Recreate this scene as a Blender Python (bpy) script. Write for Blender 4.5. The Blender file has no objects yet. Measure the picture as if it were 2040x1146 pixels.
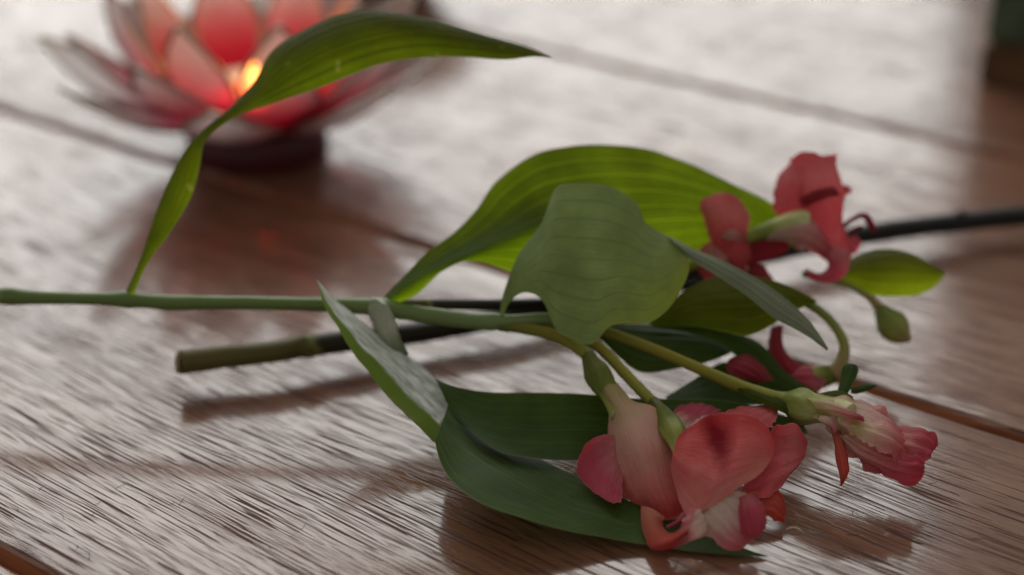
import bpy, bmesh, math, random
import numpy as np
from mathutils import Vector, noise

random.seed(7)
scene = bpy.context.scene
COL = scene.collection

# ------------------------------------------------------------------ camera
PITCH = math.radians(28.09)
DIST = 0.42                       # camera to the table point in the middle of the view
FPX = 2947.0                      # 52 mm lens on a 36 mm sensor, 2040 px wide
CAM = np.array([0.0, -DIST * math.cos(PITCH), DIST * math.sin(PITCH)])
cd = bpy.data.cameras.new("camera")
cd.lens = 52.0
cd.sensor_width = 36.0
cd.clip_start = 0.01
cd.clip_end = 50.0
cd.dof.use_dof = True
cd.dof.focus_distance = 0.329
cd.dof.aperture_fstop = 4.8
cd.dof.aperture_blades = 0
cam = bpy.data.objects.new("camera", cd)
cam.location = CAM
cam.rotation_euler = (math.pi / 2 - PITCH, 0, 0)
COL.objects.link(cam)
scene.camera = cam

# ------------------------------------------------------------------ light
world = bpy.data.worlds.new("World")
scene.world = world
world.use_nodes = True
wb = world.node_tree.nodes["Background"]
wb.inputs[0].default_value = (0.78, 0.77, 0.74, 1)
wb.inputs[1].default_value = 0.40

def area(name, loc, target, sx, sy, power, color):
    l = bpy.data.lights.new(name, 'AREA')
    l.shape = 'RECTANGLE'
    l.size, l.size_y = sx, sy
    l.energy = power
    l.color = color
    o = bpy.data.objects.new(name, l)
    o.location = loc
    d = Vector(target) - Vector(loc)
    o.rotation_euler = d.to_track_quat('-Z', 'Y').to_euler()
    COL.objects.link(o)
    return o

# the window behind the table, daylight through it
area("window_light", (-0.36, 1.5, 0.95), (-0.36, 0.0, 0.60), 1.95, 1.45, 28.5, (0.985, 1.0, 0.975))

vs = scene.view_settings
vs.view_transform = 'Standard'
vs.look = 'None'
vs.exposure = 0.2
vs.gamma = 1.0
vs.use_curve_mapping = False
scene.cycles.use_denoising = True
scene.cycles.max_bounces = 10
scene.cycles.transmission_bounces = 8

# ------------------------------------------------------------------ coordinates
_F = np.array([0, math.cos(PITCH), -math.sin(PITCH)])
_U = np.array([0, math.sin(PITCH), math.cos(PITCH)])
_R = np.array([1.0, 0, 0])

def P(x, y, d):
    """point of the traced outline at its own distance d (mm) along the view axis"""
    k = d / 1000.0
    return CAM + k * (_F + _R * ((x - 1020) / FPX) + _U * ((573 - y) / FPX))

SPRIG = [1.0]
def PS(x, y, d):
    if d > 345:
        d = 345 + (d - 345) * SPRIG[0]
    return P(x, y, d)

def ground_depth(y):
    return 1000 * CAM[2] / (math.sin(PITCH) + math.cos(PITCH) * (y - 573) / FPX)

def G(x, y, h=0.0):
    """point at height h (mm) over the table"""
    return P(x, y, ground_depth(y) * (1 - h / 1000.0 / CAM[2]))

def GD(y, h):
    return ground_depth(y) * (1 - h / 1000.0 / CAM[2])

# ------------------------------------------------------------------ interpolation
def hermite(pts, n, t=None):
    pts = np.asarray(pts, float)
    m = len(pts)
    if m == 1:
        return np.repeat(pts, n, 0)
    if t is None:
        seg = np.linalg.norm(np.diff(pts[:, :3], axis=0), axis=1) ** 0.7 + 1e-7
        t = np.concatenate([[0], np.cumsum(seg)])
    t = t / t[-1]
    tg = np.zeros_like(pts)
    if m == 2:
        tg[:] = (pts[1] - pts[0])
    else:
        d = np.diff(pts, axis=0) / np.diff(t)[:, None]
        h = np.diff(t)
        for i in range(1, m - 1):
            tg[i] = (d[i - 1] * h[i] + d[i] * h[i - 1]) / (h[i] + h[i - 1])
        tg[0] = 2 * d[0] - tg[1] if m > 2 else d[0]
        tg[-1] = 2 * d[-1] - tg[-2] if m > 2 else d[-1]
        tg[0] = 0.5 * (tg[0] + d[0])
        tg[-1] = 0.5 * (tg[-1] + d[-1])
    q = np.linspace(0, 1, n)
    k = np.clip(np.searchsorted(t, q, side='right') - 1, 0, m - 2)
    hh = (t[k + 1] - t[k])
    s = ((q - t[k]) / hh)[:, None]
    hh = hh[:, None]
    return ((2 * s**3 - 3 * s**2 + 1) * pts[k] + (s**3 - 2 * s**2 + s) * hh * tg[k]
            + (-2 * s**3 + 3 * s**2) * pts[k + 1] + (s**3 - s**2) * hh * tg[k + 1])

class MB:
    def __init__(self):
        self.v, self.f, self.uv, self.mi = [], [], [], []
        self.cur = 0

    def grid(self, g, uv, close_u=False):
        """g: nv x nu x 3"""
        nv, nu = g.shape[:2]
        b = len(self.v)
        self.v.extend(map(tuple, g.reshape(-1, 3)))
        for j in range(nv - 1):
            for i in range(nu - 1):
                q = (b + j * nu + i, b + j * nu + i + 1, b + (j + 1) * nu + i + 1, b + (j + 1) * nu + i)
                self.f.append(q)
                self.uv.append((uv[j, i], uv[j, i + 1], uv[j + 1, i + 1], uv[j + 1, i]))
                self.mi.append(self.cur)

    def patch(self, rows, nu=20, nv=44, bulge=0.0, ripple=(0, 0.0), crumple=(0.0, 60.0), wave=(0.0, 3.0), seed=0.0, vr=(0, 1), edge=0.0):
        """rows of traced points (x, y, depth) from base to tip, each row from one margin to the other"""
        W = []
        for r in rows:
            W.append(hermite([PS(*p) for p in r], nu))
        W = np.array(W)                                   # R x nu x 3
        mid = W.mean(axis=1)
        seg = np.linalg.norm(np.diff(mid, axis=0), axis=1) ** 0.8 + 1e-6
        t = np.concatenate([[0], np.cumsum(seg)])
        g = hermite(W.reshape(len(rows), -1), nv, t).reshape(nv, nu, 3)
        u = np.linspace(0, 1, nu)[None, :].repeat(nv, 0)
        v = np.linspace(0, 1, nv)[:, None].repeat(nu, 1)
        # normals
        du = np.gradient(g, axis=1)
        dv = np.gradient(g, axis=0)
        n = np.cross(du, dv)
        n /= (np.linalg.norm(n, axis=2, keepdims=True) + 1e-12)
        toc = CAM - g
        sgn = np.sign((n * toc).sum(2, keepdims=True))
        s0 = 1.0 if sgn.sum() >= 0 else -1.0
        n *= s0
        width = np.linalg.norm(g[:, -1] - g[:, 0], axis=1)[:, None]
        rel = np.clip(width / (width.max() + 1e-9), 0, 1)
        off = bulge * 0.001 * 4 * u * (1 - u) * rel
        if ripple[0]:
            off = off + ripple[1] * 0.001 * np.cos(u * 2 * math.pi * ripple[0]) * rel
        if wave[0]:
            off = off + wave[0] * 0.001 * np.sin(v * 2 * math.pi * wave[1] + seed + np.where(u > .5, 1.3, 0)) * (2 * u - 1) ** 2 * rel
        if crumple[0]:
            c = np.zeros((nv, nu))
            for j in range(nv):
                for i in range(nu):
                    p = Vector(g[j, i]) * crumple[1] + Vector((seed * 7.1, seed * 3.3, seed))
                    c[j, i] = noise.noise(p) + 0.5 * noise.noise(p * 2.3)
            off = off + crumple[0] * 0.001 * c
        g = g + n * off[..., None]
        if edge:
            dun = du / (np.linalg.norm(du, axis=2, keepdims=True) + 1e-12)
            k = np.zeros((nv, nu))
            for j in range(nv):
                a = noise.noise(Vector((v[j, 0] * 7 + seed * 3.7, seed, 0))) + 0.6 * noise.noise(Vector((v[j, 0] * 19 + seed, 5.5, seed)))
                b = noise.noise(Vector((v[j, 0] * 7 - seed * 2.9, 9, seed))) + 0.6 * noise.noise(Vector((v[j, 0] * 19, 15.5, seed)))
                w = (2 * u[j] - 1)
                k[j] = np.where(w < 0, a, b) * np.abs(w) ** 3
            g = g + dun * (k * edge * 0.001 * rel)[..., None]
        # keep it above the table
        g[..., 2] = np.maximum(g[..., 2], 0.0006)
        uv = np.stack([u, vr[0] + v * (vr[1] - vr[0])], -1)
        self.grid(g, uv)
        return self

    def tube(self, pts, n=40, m=14, rib=(0, 0), lump=0.0, cap=True, raw=False, seed=0.0):
        """pts: (x, y, depth, radius mm)"""
        a = np.array([(tuple(p[:3]) if raw else tuple(PS(*p[:3]))) + (p[3] / 1000.0,) for p in pts])
        c = hermite(a, n)
        ctr, rad = c[:, :3], np.maximum(c[:, 3], 1e-5)
        tan = np.gradient(ctr, axis=0)
        tan /= np.linalg.norm(tan, axis=1, keepdims=True) + 1e-12
        ref = np.array([0.13, -0.3, 0.94])
        rings = []
        for j in range(n):
            s = np.cross(tan[j], ref)
            s /= np.linalg.norm(s) + 1e-12
            w = np.cross(s, tan[j])
            ring = []
            for i in range(m + 1):
                th = 2 * math.pi * (i % m) / m
                r = rad[j]
                if rib[0]:
                    r *= 1 + rib[1] * math.cos(rib[0] * th)
                if lump:
                    r *= 1 + lump * noise.noise(Vector((math.cos(th) + seed, math.sin(th), j * 0.35)))
                ring.append(ctr[j] + r * (math.cos(th) * s + math.sin(th) * w))
            rings.append(ring)
        g = np.array(rings)
        u = np.linspace(0, 1, m + 1)[None, :].repeat(n, 0)
        v = np.linspace(0, 1, n)[:, None].repeat(m + 1, 1)
        self.grid(g, np.stack([u, v], -1))
        if cap:
            for ring, rev, vv in ((0, True, 0.0), (n - 1, False, 1.0)):
                b = len(self.v)
                cc = ctr[ring]
                self.v.append(tuple(cc))
                for i in range(m):
                    p, q = tuple(g[ring, i]), tuple(g[ring, i + 1])
                    k = len(self.v)
                    self.v.extend([p, q])
                    self.f.append((b, k + 1, k) if rev else (b, k, k + 1))
                    self.uv.append(((.5, vv), (.5, vv), (.5, vv)))
                    self.mi.append(self.cur)
        return self

    def lathe(self, prof, origin, n=48):
        """prof: (r, z) metres"""
        g = np.zeros((len(prof), n + 1, 3))
        for j, (r, z) in enumerate(prof):
            for i in range(n + 1):
                th = 2 * math.pi * (i % n) / n
                g[j, i] = (origin[0] + r * math.cos(th), origin[1] + r * math.sin(th), origin[2] + z)
        u = np.linspace(0, 1, n + 1)[None, :].repeat(len(prof), 0)
        v = np.linspace(0, 1, len(prof))[:, None].repeat(n + 1, 1)
        self.grid(g, np.stack([u, v], -1))
        return self

    def build(self, name, mats, parent=None, smooth=True, weld=True):
        me = bpy.data.meshes.new(name)
        me.from_pydata([tuple(map(float, v)) for v in self.v], [], self.f)
        lay = me.uv_layers.new(name="UVMap")
        k = 0
        for poly, uvs in zip(me.polygons, self.uv):
            poly.use_smooth = smooth
            for c in uvs:
                lay.data[k].uv = (float(c[0]), float(c[1]))
                k += 1
        mats = mats if isinstance(mats, (list, tuple)) else [mats]
        for m in mats:
            me.materials.append(m)
        for poly, mi in zip(me.polygons, self.mi):
            poly.material_index = mi
        if weld:
            bm = bmesh.new()
            bm.from_mesh(me)
            bmesh.ops.remove_doubles(bm, verts=bm.verts, dist=2e-6)
            bmesh.ops.dissolve_degenerate(bm, dist=1e-7, edges=bm.edges)
            bm.to_mesh(me)
            bm.free()
        o = bpy.data.objects.new(name, me)
        COL.objects.link(o)
        if parent is not None:
            o.parent = parent
            o.matrix_parent_inverse = parent.matrix_world.inverted()
        return o

def empty(name, loc, label=None, cat=None, group=None, kind=None):
    o = bpy.data.objects.new(name, None)
    o.empty_display_size = 0.01
    o.location = loc
    COL.objects.link(o)
    bpy.context.view_layer.update()
    tag(o, label, cat, group, kind)
    return o

def tag(o, label=None, cat=None, group=None, kind=None):
    for k, v in (("label", label), ("category", cat), ("group", group), ("kind", kind)):
        if v:
            o[k] = v
    return o

# ------------------------------------------------------------------ materials
class NT:
    def __init__(self, name):
        self.m = bpy.data.materials.new(name)
        self.m.use_nodes = True
        self.t = self.m.node_tree
        self.t.nodes.clear()
        self.out = self.t.nodes.new("ShaderNodeOutputMaterial")

    def n(self, typ, **kw):
        nd = self.t.nodes.new(typ)
        for k, v in kw.items():
            if k.startswith("i_"):
                nd.inputs[k[2:].replace("_", " ")].default_value = v
            else:
                setattr(nd, k, v)
        return nd

    def l(self, a, b):
        self.t.links.new(a, b)

    def val(self, x):
        return x

    def math(self, op, a, b=None, c=None, clamp=False):
        nd = self.n("ShaderNodeMath", operation=op, use_clamp=clamp)
        for i, x in enumerate((a, b, c)):
            if x is None:
                continue
            if isinstance(x, (int, float)):
                nd.inputs[i].default_value = x
            else:
                self.l(x, nd.inputs[i])
        return nd.outputs[0]

    def mix(self, fac, a, b, blend='MIX'):
        nd = self.n("ShaderNodeMix", data_type='RGBA', blend_type=blend)
        for s, x in ((nd.inputs[0], fac), (nd.inputs[6], a), (nd.inputs[7], b)):
            if isinstance(x, (int, float)):
                s.default_value = x
            elif isinstance(x, tuple):
                s.default_value = x if len(x) == 4 else x + (1,)
            else:
                self.l(x, s)
        return nd.outputs[2]

    def ramp(self, fac, stops, interp='LINEAR'):
        nd = self.n("ShaderNodeValToRGB")
        nd.color_ramp.interpolation = interp
        e = nd.color_ramp.elements
        while len(e) < len(stops):
            e.new(0.5)
        for k, (p, c) in enumerate(stops):
            e[k].position = p
            e[k].color = c if isinstance(c, tuple) and len(c) == 4 else ((c + (1,)) if isinstance(c, tuple) else (c, c, c, 1))
        self.l(fac, nd.inputs[0])
        return nd.outputs[0]

    def noise(self, vec, scale=1.0, detail=2.0, rough=0.5, dist=0.0):
        nd = self.n("ShaderNodeTexNoise")
        nd.inputs["Scale"].default_value = scale
        nd.inputs["Detail"].default_value = detail
        nd.inputs["Roughness"].default_value = rough
        nd.inputs["Distortion"].default_value = dist
        self.l(vec, nd.inputs["Vector"])
        return nd.outputs["Fac"]

    def scaled(self, vec, s):
        nd = self.n("ShaderNodeVectorMath", operation='MULTIPLY')
        self.l(vec, nd.inputs[0])
        nd.inputs[1].default_value = s
        return nd.outputs[0]

    def comb(self, x, y, z=0.0):
        nd = self.n("ShaderNodeCombineXYZ")
        for s, v in zip(nd.inputs, (x, y, z)):
            if isinstance(v, (int, float)):
                s.default_value = v
            else:
                self.l(v, s)
        return nd.outputs[0]

    def uvs(self):
        tc = self.n("ShaderNodeTexCoord")
        sp = self.n("ShaderNodeSeparateXYZ")
        self.l(tc.outputs["UV"], sp.inputs[0])
        return tc, sp.outputs[0], sp.outputs[1]

    def bump(self, h, strength=0.5, dist=0.001):
        nd = self.n("ShaderNodeBump")
        nd.inputs["Strength"].default_value = strength
        nd.inputs["Distance"].default_value = dist
        self.l(h, nd.inputs["Height"])
        return nd.outputs[0]

    def princ(self, col, rough=0.5, spec=0.5, normal=None, **kw):
        nd = self.n("ShaderNodeBsdfPrincipled")
        for key, x in (("Base Color", col), ("Roughness", rough), ("Specular IOR Level", spec)):
            s = nd.inputs[key]
            if isinstance(x, (int, float)):
                s.default_value = x
            elif isinstance(x, tuple):
                s.default_value = x if len(x) == 4 else x + (1,)
            else:
                self.l(x, s)
        for k, x in kw.items():
            s = nd.inputs[k.replace("_", " ")]
            if isinstance(x, (int, float, tuple)):
                s.default_value = x
            else:
                self.l(x, s)
        if normal is not None:
            self.l(normal, nd.inputs["Normal"])
        return nd.outputs[0]

    def translucent(self, col, normal=None):
        nd = self.n("ShaderNodeBsdfTranslucent")
        if isinstance(col, tuple):
            nd.inputs[0].default_value = col if len(col) == 4 else col + (1,)
        else:
            self.l(col, nd.inputs[0])
        if normal is not None:
            self.l(normal, nd.inputs["Normal"])
        return nd.outputs[0]

    def mixsh(self, fac, a, b):
        nd = self.n("ShaderNodeMixShader")
        if isinstance(fac, (int, float)):
            nd.inputs[0].default_value = fac
        else:
            self.l(fac, nd.inputs[0])
        self.l(a, nd.inputs[1])
        self.l(b, nd.inputs[2])
        return nd.outputs[0]

    def done(self, sh):
        self.l(sh, self.out.inputs[0])
        return self.m

def wood_material(raw=False):
    T = NT("raw_oak_edge" if raw else "oiled_oak_plank")
    tc = T.n("ShaderNodeTexCoord")
    oi = T.n("ShaderNodeObjectInfo")
    sp = T.n("ShaderNodeSeparateXYZ")
    T.l(tc.outputs["Object"], sp.inputs[0])
    x = T.math('ADD', sp.outputs[0], T.math('MULTIPLY', oi.outputs["Random"], 37.0))
    y = T.math('ADD', sp.outputs[1], T.math('MULTIPLY', oi.outputs["Random"], 11.0))
    X = lambda k: T.math('MULTIPLY', x, k)
    # slow drift of the grain across the plank and a small local wander
    warp = T.math('SUBTRACT', T.noise(T.comb(X(3.0), T.math('MULTIPLY', y, 7.0)), 1.0, 2.0), 0.5)
    warp2 = T.math('SUBTRACT', T.noise(T.comb(X(16.0), T.math('MULTIPLY', y, 90.0)), 1.0, 2.0), 0.5)
    yw = T.math('ADD', y, T.math('ADD', T.math('MULTIPLY', warp, 0.030), T.math('MULTIPLY', warp2, 0.0005)))
    Y = lambda k: T.math('MULTIPLY', yw, k)
    dens = T.math('SUBTRACT', T.noise(T.comb(X(2.2), Y(62.0)), 1.0, 3.0, 0.6), 0.5)
    clear = T.math('SUBTRACT', T.noise(T.comb(X(5.0), Y(14.0)), 1.0, 2.0), 0.5)
    d = T.math('ADD', T.math('MULTIPLY', dens, 0.13), T.math('MULTIPLY', clear, 0.11))
    p1 = T.noise(T.comb(X(42.0), Y(1850.0)), 1.0, 1.0, 0.4)
    p2 = T.noise(T.comb(X(95.0), Y(2900.0), 4.0), 1.0, 1.0, 0.4)
    p3 = T.noise(T.comb(X(20.0), Y(900.0), 9.0), 1.0, 1.0, 0.4)
    a1 = T.ramp(T.math('ADD', p1, d), [(0.57, 0.0), (0.595, 1.0)])
    a2 = T.ramp(T.math('ADD', p2, d), [(0.57, 0.0), (0.63, 1.0)])
    a3 = T.ramp(T.math('ADD', p3, d), [(0.63, 0.0), (0.68, 1.0)])
    pore = T.math('MAXIMUM', a1, T.math('MAXIMUM', T.math('MULTIPLY', a2, 0.7), T.math('MULTIPLY', a3, 0.35)))
    band = T.noise(T.comb(X(1.6), Y(95.0)), 1.0, 3.0, 0.6)
    fine = T.noise(T.comb(X(24.0), Y(700.0)), 1.0, 3.0, 0.6)
    c = T.ramp(band, [(0.3, (0.155, 0.066, 0.037)), (0.55, (0.225, 0.108, 0.064)), (0.75, (0.285, 0.148, 0.092))])
    c = T.mix(T.math('MULTIPLY', fine, 0.35), c, (0.12, 0.044, 0.025))
    tone = T.math('ADD', 0.82, T.math('MULTIPLY', oi.outputs["Random"], 0.36))
    c = T.mix(1.0, c, T.comb(tone, tone, tone), 'MULTIPLY')
    if raw:
        c = T.mix(0.55, c, (0.36, 0.105, 0.032))
        c = T.mix(T.math('MULTIPLY', T.ramp(fine, [(0.5, 0.0), (0.7, 1.0)]), 0.6), c, (0.05, 0.018, 0.010))
        return T.done(T.princ(c, 0.75, 0.12, T.bump(fine, 0.4, 0.0006)))
    c = T.mix(T.math('MULTIPLY', pore, 0.85), c, (0.062, 0.022, 0.014))
    # scuffs, fine scratches, dust film
    scuff = T.noise(tc.outputs["Object"], 30.0, 5.0, 0.7)
    scr = T.n("ShaderNodeTexVoronoi", feature='DISTANCE_TO_EDGE')
    T.l(T.comb(T.math('ADD', X(60.0), T.math('MULTIPLY', scuff, 6.0)), T.math('MULTIPLY', y, 90.0)), scr.inputs["Vector"])
    scm = T.math('MULTIPLY', T.ramp(scr.outputs["Distance"], [(0.0, 1.0), (0.012, 0.0)]), T.ramp(scuff, [(0.58, 0.0), (0.70, 1.0)]))
    rough = T.math('ADD', T.math('MULTIPLY', scuff, 0.14), T.math('MULTIPLY', fine, 0.04))
    rough = T.math('ADD', rough, 0.035)
    rough = T.math('ADD', rough, T.math('MULTIPLY', pore, 0.40), clamp=True)
    spec = T.math('SUBTRACT', 0.66, T.math('MULTIPLY', pore, 0.60))
    spec = T.math('SUBTRACT', spec, T.math('MULTIPLY', scm, 0.5))
    spec = T.math('MULTIPLY', spec, T.math('ADD', 0.62, T.math('MULTIPLY', band, 0.76)))
    hgt = T.math('ADD', T.math('MULTIPLY', pore, -1.0), T.math('MULTIPLY', fine, 0.18))
    nrm = T.bump(hgt, 0.20, 0.00012)
    return T.done(T.princ(c, rough, spec, nrm, IOR=1.58))

def leaf_material(name, top, trans, fac=0.45, veins=9, rough=0.38, spec=0.45, margin=0.5, spots=0.0, vein_amt=0.35, dark_veins=False, rib=0.45, tip=0.0):
    T = NT(name)
    tc, u, v = T.uvs()
    w = T.math('COSINE', T.math('MULTIPLY', u, 2 * math.pi * veins))
    w = T.math('POWER', T.math('MULTIPLY', T.math('ADD', w, 1.0), 0.5), 16.0)
    w2 = T.math('COSINE', T.math('MULTIPLY', u, 2 * math.pi * veins * 4))
    w2 = T.math('POWER', T.math('MULTIPLY', T.math('ADD', w2, 1.0), 0.5), 3.0)
    vein = T.math('MULTIPLY', T.math('ADD', T.math('MULTIPLY', w, 0.75), T.math('MULTIPLY', w2, 0.25)), vein_amt)
    mott = T.noise(tc.outputs["Object"], 90.0, 4.0, 0.6)
    streak = T.noise(T.comb(T.math('MULTIPLY', u, 60.0), T.math('MULTIPLY', v, 5.0)), 1.0, 3.0, 0.6)
    dark = tuple(k * 0.62 for k in top)
    lite = tuple(min(1, k * 1.7 + 0.01) for k in top)
    c = T.mix(T.ramp(mott, [(0.35, 0.0), (0.7, 1.0)]), dark, top)
    c = T.mix(T.math('MULTIPLY', T.ramp(streak, [(0.4, 0.0), (0.7, 1.0)]), 0.35), c, dark)
    if dark_veins:
        lite = tuple(k * 0.55 for k in top)
    c = T.mix(vein, c, lite)
    mr = T.math('ABSOLUTE', T.math('SUBTRACT', u, 0.5))
    mr = T.math('MULTIPLY', T.ramp(mr, [(0.0, 1.0), (0.012, 0.0)]), rib)
    c = T.mix(mr, c, tuple(min(1, k * 1.6 + 0.03) for k in top))
    tl = tuple(k * 0.38 for k in trans) if dark_veins else tuple(min(1, k * 1.6) for k in trans)
    td = tuple(k * 0.55 for k in trans)
    t = T.mix(T.ramp(mott, [(0.3, 0.0), (0.75, 1.0)]), td, trans)
    t = T.mix(T.math('MULTIPLY', T.ramp(streak, [(0.4, 0.0), (0.7, 1.0)]), 0.45), t, td)
    t = T.mix(vein, t, tl)
    if spots:
        sn = T.noise(tc.outputs["Object"], 210.0, 1.0, 0.4)
        sm = T.math('MULTIPLY', T.ramp(sn, [(0.68, 0.0), (0.74, 1.0)]), spots)
        c = T.mix(sm, c, (0.22, 0.22, 0.05))
        t = T.mix(sm, t, (0.5, 0.5, 0.08))
    if tip:
        tv = T.math('ADD', T.math('ADD', T.math('MULTIPLY', v, 0.75), T.math('MULTIPLY', u, 0.35)), T.math('MULTIPLY', T.math('SUBTRACT', mott, 0.5), 0.5))
        tm = T.math('MULTIPLY', T.ramp(tv, [(0.72, 0.0), (1.0, 1.0)]), tip)
        c = T.mix(tm, c, (0.26, 0.30, 0.030))
        t = T.mix(tm, t, (0.50, 0.56, 0.02))
    e = T.math('ABSOLUTE', T.math('SUBTRACT', T.math('MULTIPLY', u, 2.0), 1.0))
    e = T.math('MULTIPLY', T.ramp(e, [(0.955, 0.0), (1.0, 1.0)]), margin)
    c = T.mix(e, c, (0.22, 0.27, 0.10))
    t = T.mix(e, t, (0.45, 0.50, 0.12))
    h = T.math('ADD', T.math('MULTIPLY', w, -0.6), T.math('ADD', T.math('MULTIPLY', w2, -0.25), T.math('MULTIPLY', streak, 0.5)))
    fn = T.noise(tc.outputs["Object"], 1600.0, 2.0, 0.5)
    h = T.math('ADD', h, T.math('MULTIPLY', fn, 0.12))
    nrm = T.bump(h, 0.42, 0.0004)
    ro = T.math('ADD', rough - 0.06, T.math('MULTIPLY', streak, 0.14))
    return T.done(T.mixsh(fac, T.princ(c, ro, spec, nrm), T.translucent(t, nrm)))

def petal_material(name, stops, tr_gain=1.15, fac=0.42, rough=0.55, vein=0.35, fold_shade=None, margin=0.35, ug=0.0):
    """stops: (v, colour) from base to tip"""
    T = NT(name)
    tc, u, v = T.uvs()
    st = T.noise(T.comb(T.math('MULTIPLY', u, 30.0), T.math('MULTIPLY', v, 2.2)), 1.0, 5.0, 0.7)
    fine = T.noise(T.comb(T.math('MULTIPLY', u, 85.0), T.math('MULTIPLY', v, 4.0)), 1.0, 3.0, 0.6)
    mo = T.noise(tc.outputs["Object"], 150.0, 5.0, 0.65)
    g0 = T.math('ADD', T.math('MULTIPLY', v, 1.0 - ug), T.math('MULTIPLY', u, ug))
    vv = T.math('ADD', g0, T.math('MULTIPLY', T.math('SUBTRACT', st, 0.5), 0.40))
    vv = T.math('ADD', vv, T.math('MULTIPLY', T.math('SUBTRACT', mo, 0.5), 0.35), clamp=True)
    c = T.ramp(vv, stops)
    deep = T.mix(1.0, c, (0.78, 0.36, 0.40), 'MULTIPLY')
    e = T.math('ABSOLUTE', T.math('SUBTRACT', T.math('MULTIPLY', u, 2.0), 1.0))
    e = T.math('MAXIMUM', e, T.math('SUBTRACT', T.math('MULTIPLY', v, 2.0), 1.0))
    en = T.math('ADD', e, T.math('MULTIPLY', T.math('SUBTRACT', mo, 0.5), 0.45))
    c = T.mix(T.math('MULTIPLY', T.ramp(en, [(0.55, 0.0), (1.0, 1.0)]), margin), c, deep)
    c = T.mix(T.math('MULTIPLY', T.ramp(fine, [(0.50, 0.0), (0.66, 1.0)]), vein), c, deep)
    c = T.mix(T.math('MULTIPLY', T.ramp(mo, [(0.52, 0.0), (0.72, 1.0)]), 0.10), c, (0.78, 0.42, 0.38))
    c = T.mix(T.math('MULTIPLY', T.ramp(e, [(0.955, 0.0), (1.0, 1.0)]), 0.22), c, (0.80, 0.46, 0.42))
    if fold_shade:  # shade of the petal's deep fold, painted as a dark red spot
        bu, bv, br, bc = fold_shade
        du = T.math('SUBTRACT', u, bu)
        du = T.math('MULTIPLY', du, 0.62)
        dv = T.math('MULTIPLY', T.math('SUBTRACT', T.math('ADD', v, T.math('MULTIPLY', u, -0.25)), bv), 1.7)
        d = T.math('SQRT', T.math('ADD', T.math('MULTIPLY', du, du), T.math('MULTIPLY', dv, dv)))
        d = T.math('ADD', d, T.math('MULTIPLY', T.math('SUBTRACT', mo, 0.5), 0.16))
        c = T.mix(T.ramp(d, [(br * 0.3, 1.0), (br, 0.0)]), c, bc)
    t = T.mix(1.0, c, (tr_gain, tr_gain * 0.80, tr_gain * 0.78), 'MULTIPLY')
    fn = T.noise(tc.outputs["Object"], 700.0, 3.0, 0.6)
    hh = T.math('ADD', T.math('MULTIPLY', fine, 0.9), T.math('ADD', T.math('MULTIPLY', st, 0.8), T.math('MULTIPLY', fn, 0.35)))
    nrm = T.bump(hh, 0.75, 0.0006)
    return T.done(T.mixsh(fac, T.princ(c, rough, 0.22, nrm, Sheen_Weight=0.05), T.translucent(t, nrm)))

def stem_material(name, stops, rough=0.4, spec=0.45, rings=0.0, fac=0.0):
    T = NT(name)
    tc, u, v = T.uvs()
    mo = T.noise(tc.outputs["Object"], 160.0, 4.0, 0.6)
    st = T.noise(T.comb(T.math('MULTIPLY', u, 22.0), T.math('MULTIPLY', v, 6.0)), 1.0, 3.0)
    vv = T.math('ADD', v, T.math('MULTIPLY', T.math('SUBTRACT', mo, 0.5), 0.08), clamp=True)
    c = T.ramp(vv, stops)
    c = T.mix(T.math('MULTIPLY', T.ramp(st, [(0.4, 0.0), (0.75, 1.0)]), 0.4), c, T.mix(1.0, c, (0.5, 0.5, 0.5), 'MULTIPLY'))
    c = T.mix(T.math('MULTIPLY', T.ramp(mo, [(0.55, 0.0), (0.8, 1.0)]), 0.3), c, T.mix(1.0, c, (1.6, 1.5, 1.3), 'MULTIPLY'))
    nrm = T.bump(T.math('ADD', st, T.math('MULTIPLY', mo, 0.5)), 0.4, 0.0003)
    sh = T.princ(c, rough, spec, nrm)
    if fac:
        sh = T.mixsh(fac, sh, T.translucent(c, nrm))
    return T.done(sh)

def plain(name, col, rough=0.5, spec=0.5, metal=0.0, var=0.2, scale=60.0):
    T = NT(name)
    tc = T.n("ShaderNodeTexCoord")
    n = T.noise(tc.outputs["Object"], scale, 4.0, 0.6)
    c = T.mix(T.ramp(n, [(0.3, 0.0), (0.7, 1.0)]), tuple(k * (1 - var) for k in col), tuple(min(1, k * (1 + var)) for k in col))
    return T.done(T.princ(c, T.math('ADD', rough - 0.08, T.math('MULTIPLY', n, 0.16)), spec, T.bump(n, 0.2, 0.0005), Metallic=metal))

M = {}
M['wood'] = wood_material()
M['wood_raw'] = wood_material(True)
M['leaf_thin'] = leaf_material("leaf_translucent_green", (0.075, 0.125, 0.012), (0.28, 0.385, 0.005), 0.70, veins=6, spots=0.5, spec=0.14, rough=0.5, vein_amt=0.7, dark_veins=True)
M['leaf_back'] = leaf_material("leaf_bright_green", (0.06, 0.12, 0.015), (0.30, 0.45, 0.007), 0.68, veins=9, vein_amt=0.5, spec=0.15, rough=0.5)
M['leaf_front'] = leaf_material("leaf_grey_green", (0.29, 0.36, 0.14), (0.34, 0.46, 0.015), 0.38, veins=8, rough=0.5, spec=0.25, vein_amt=0.62, dark_veins=True, rib=0.12, tip=0.75)
M['leaf_strap'] = leaf_material("leaf_underside_grey", (0.20, 0.22, 0.13), (0.22, 0.25, 0.08), 0.25, veins=5, rough=0.42, vein_amt=0.6)
M['leaf_dark'] = leaf_material("leaf_deep_green", (0.048, 0.088, 0.013), (0.10, 0.17, 0.008), 0.28, veins=9, rough=0.50, spec=0.16, vein_amt=0.25)
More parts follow.
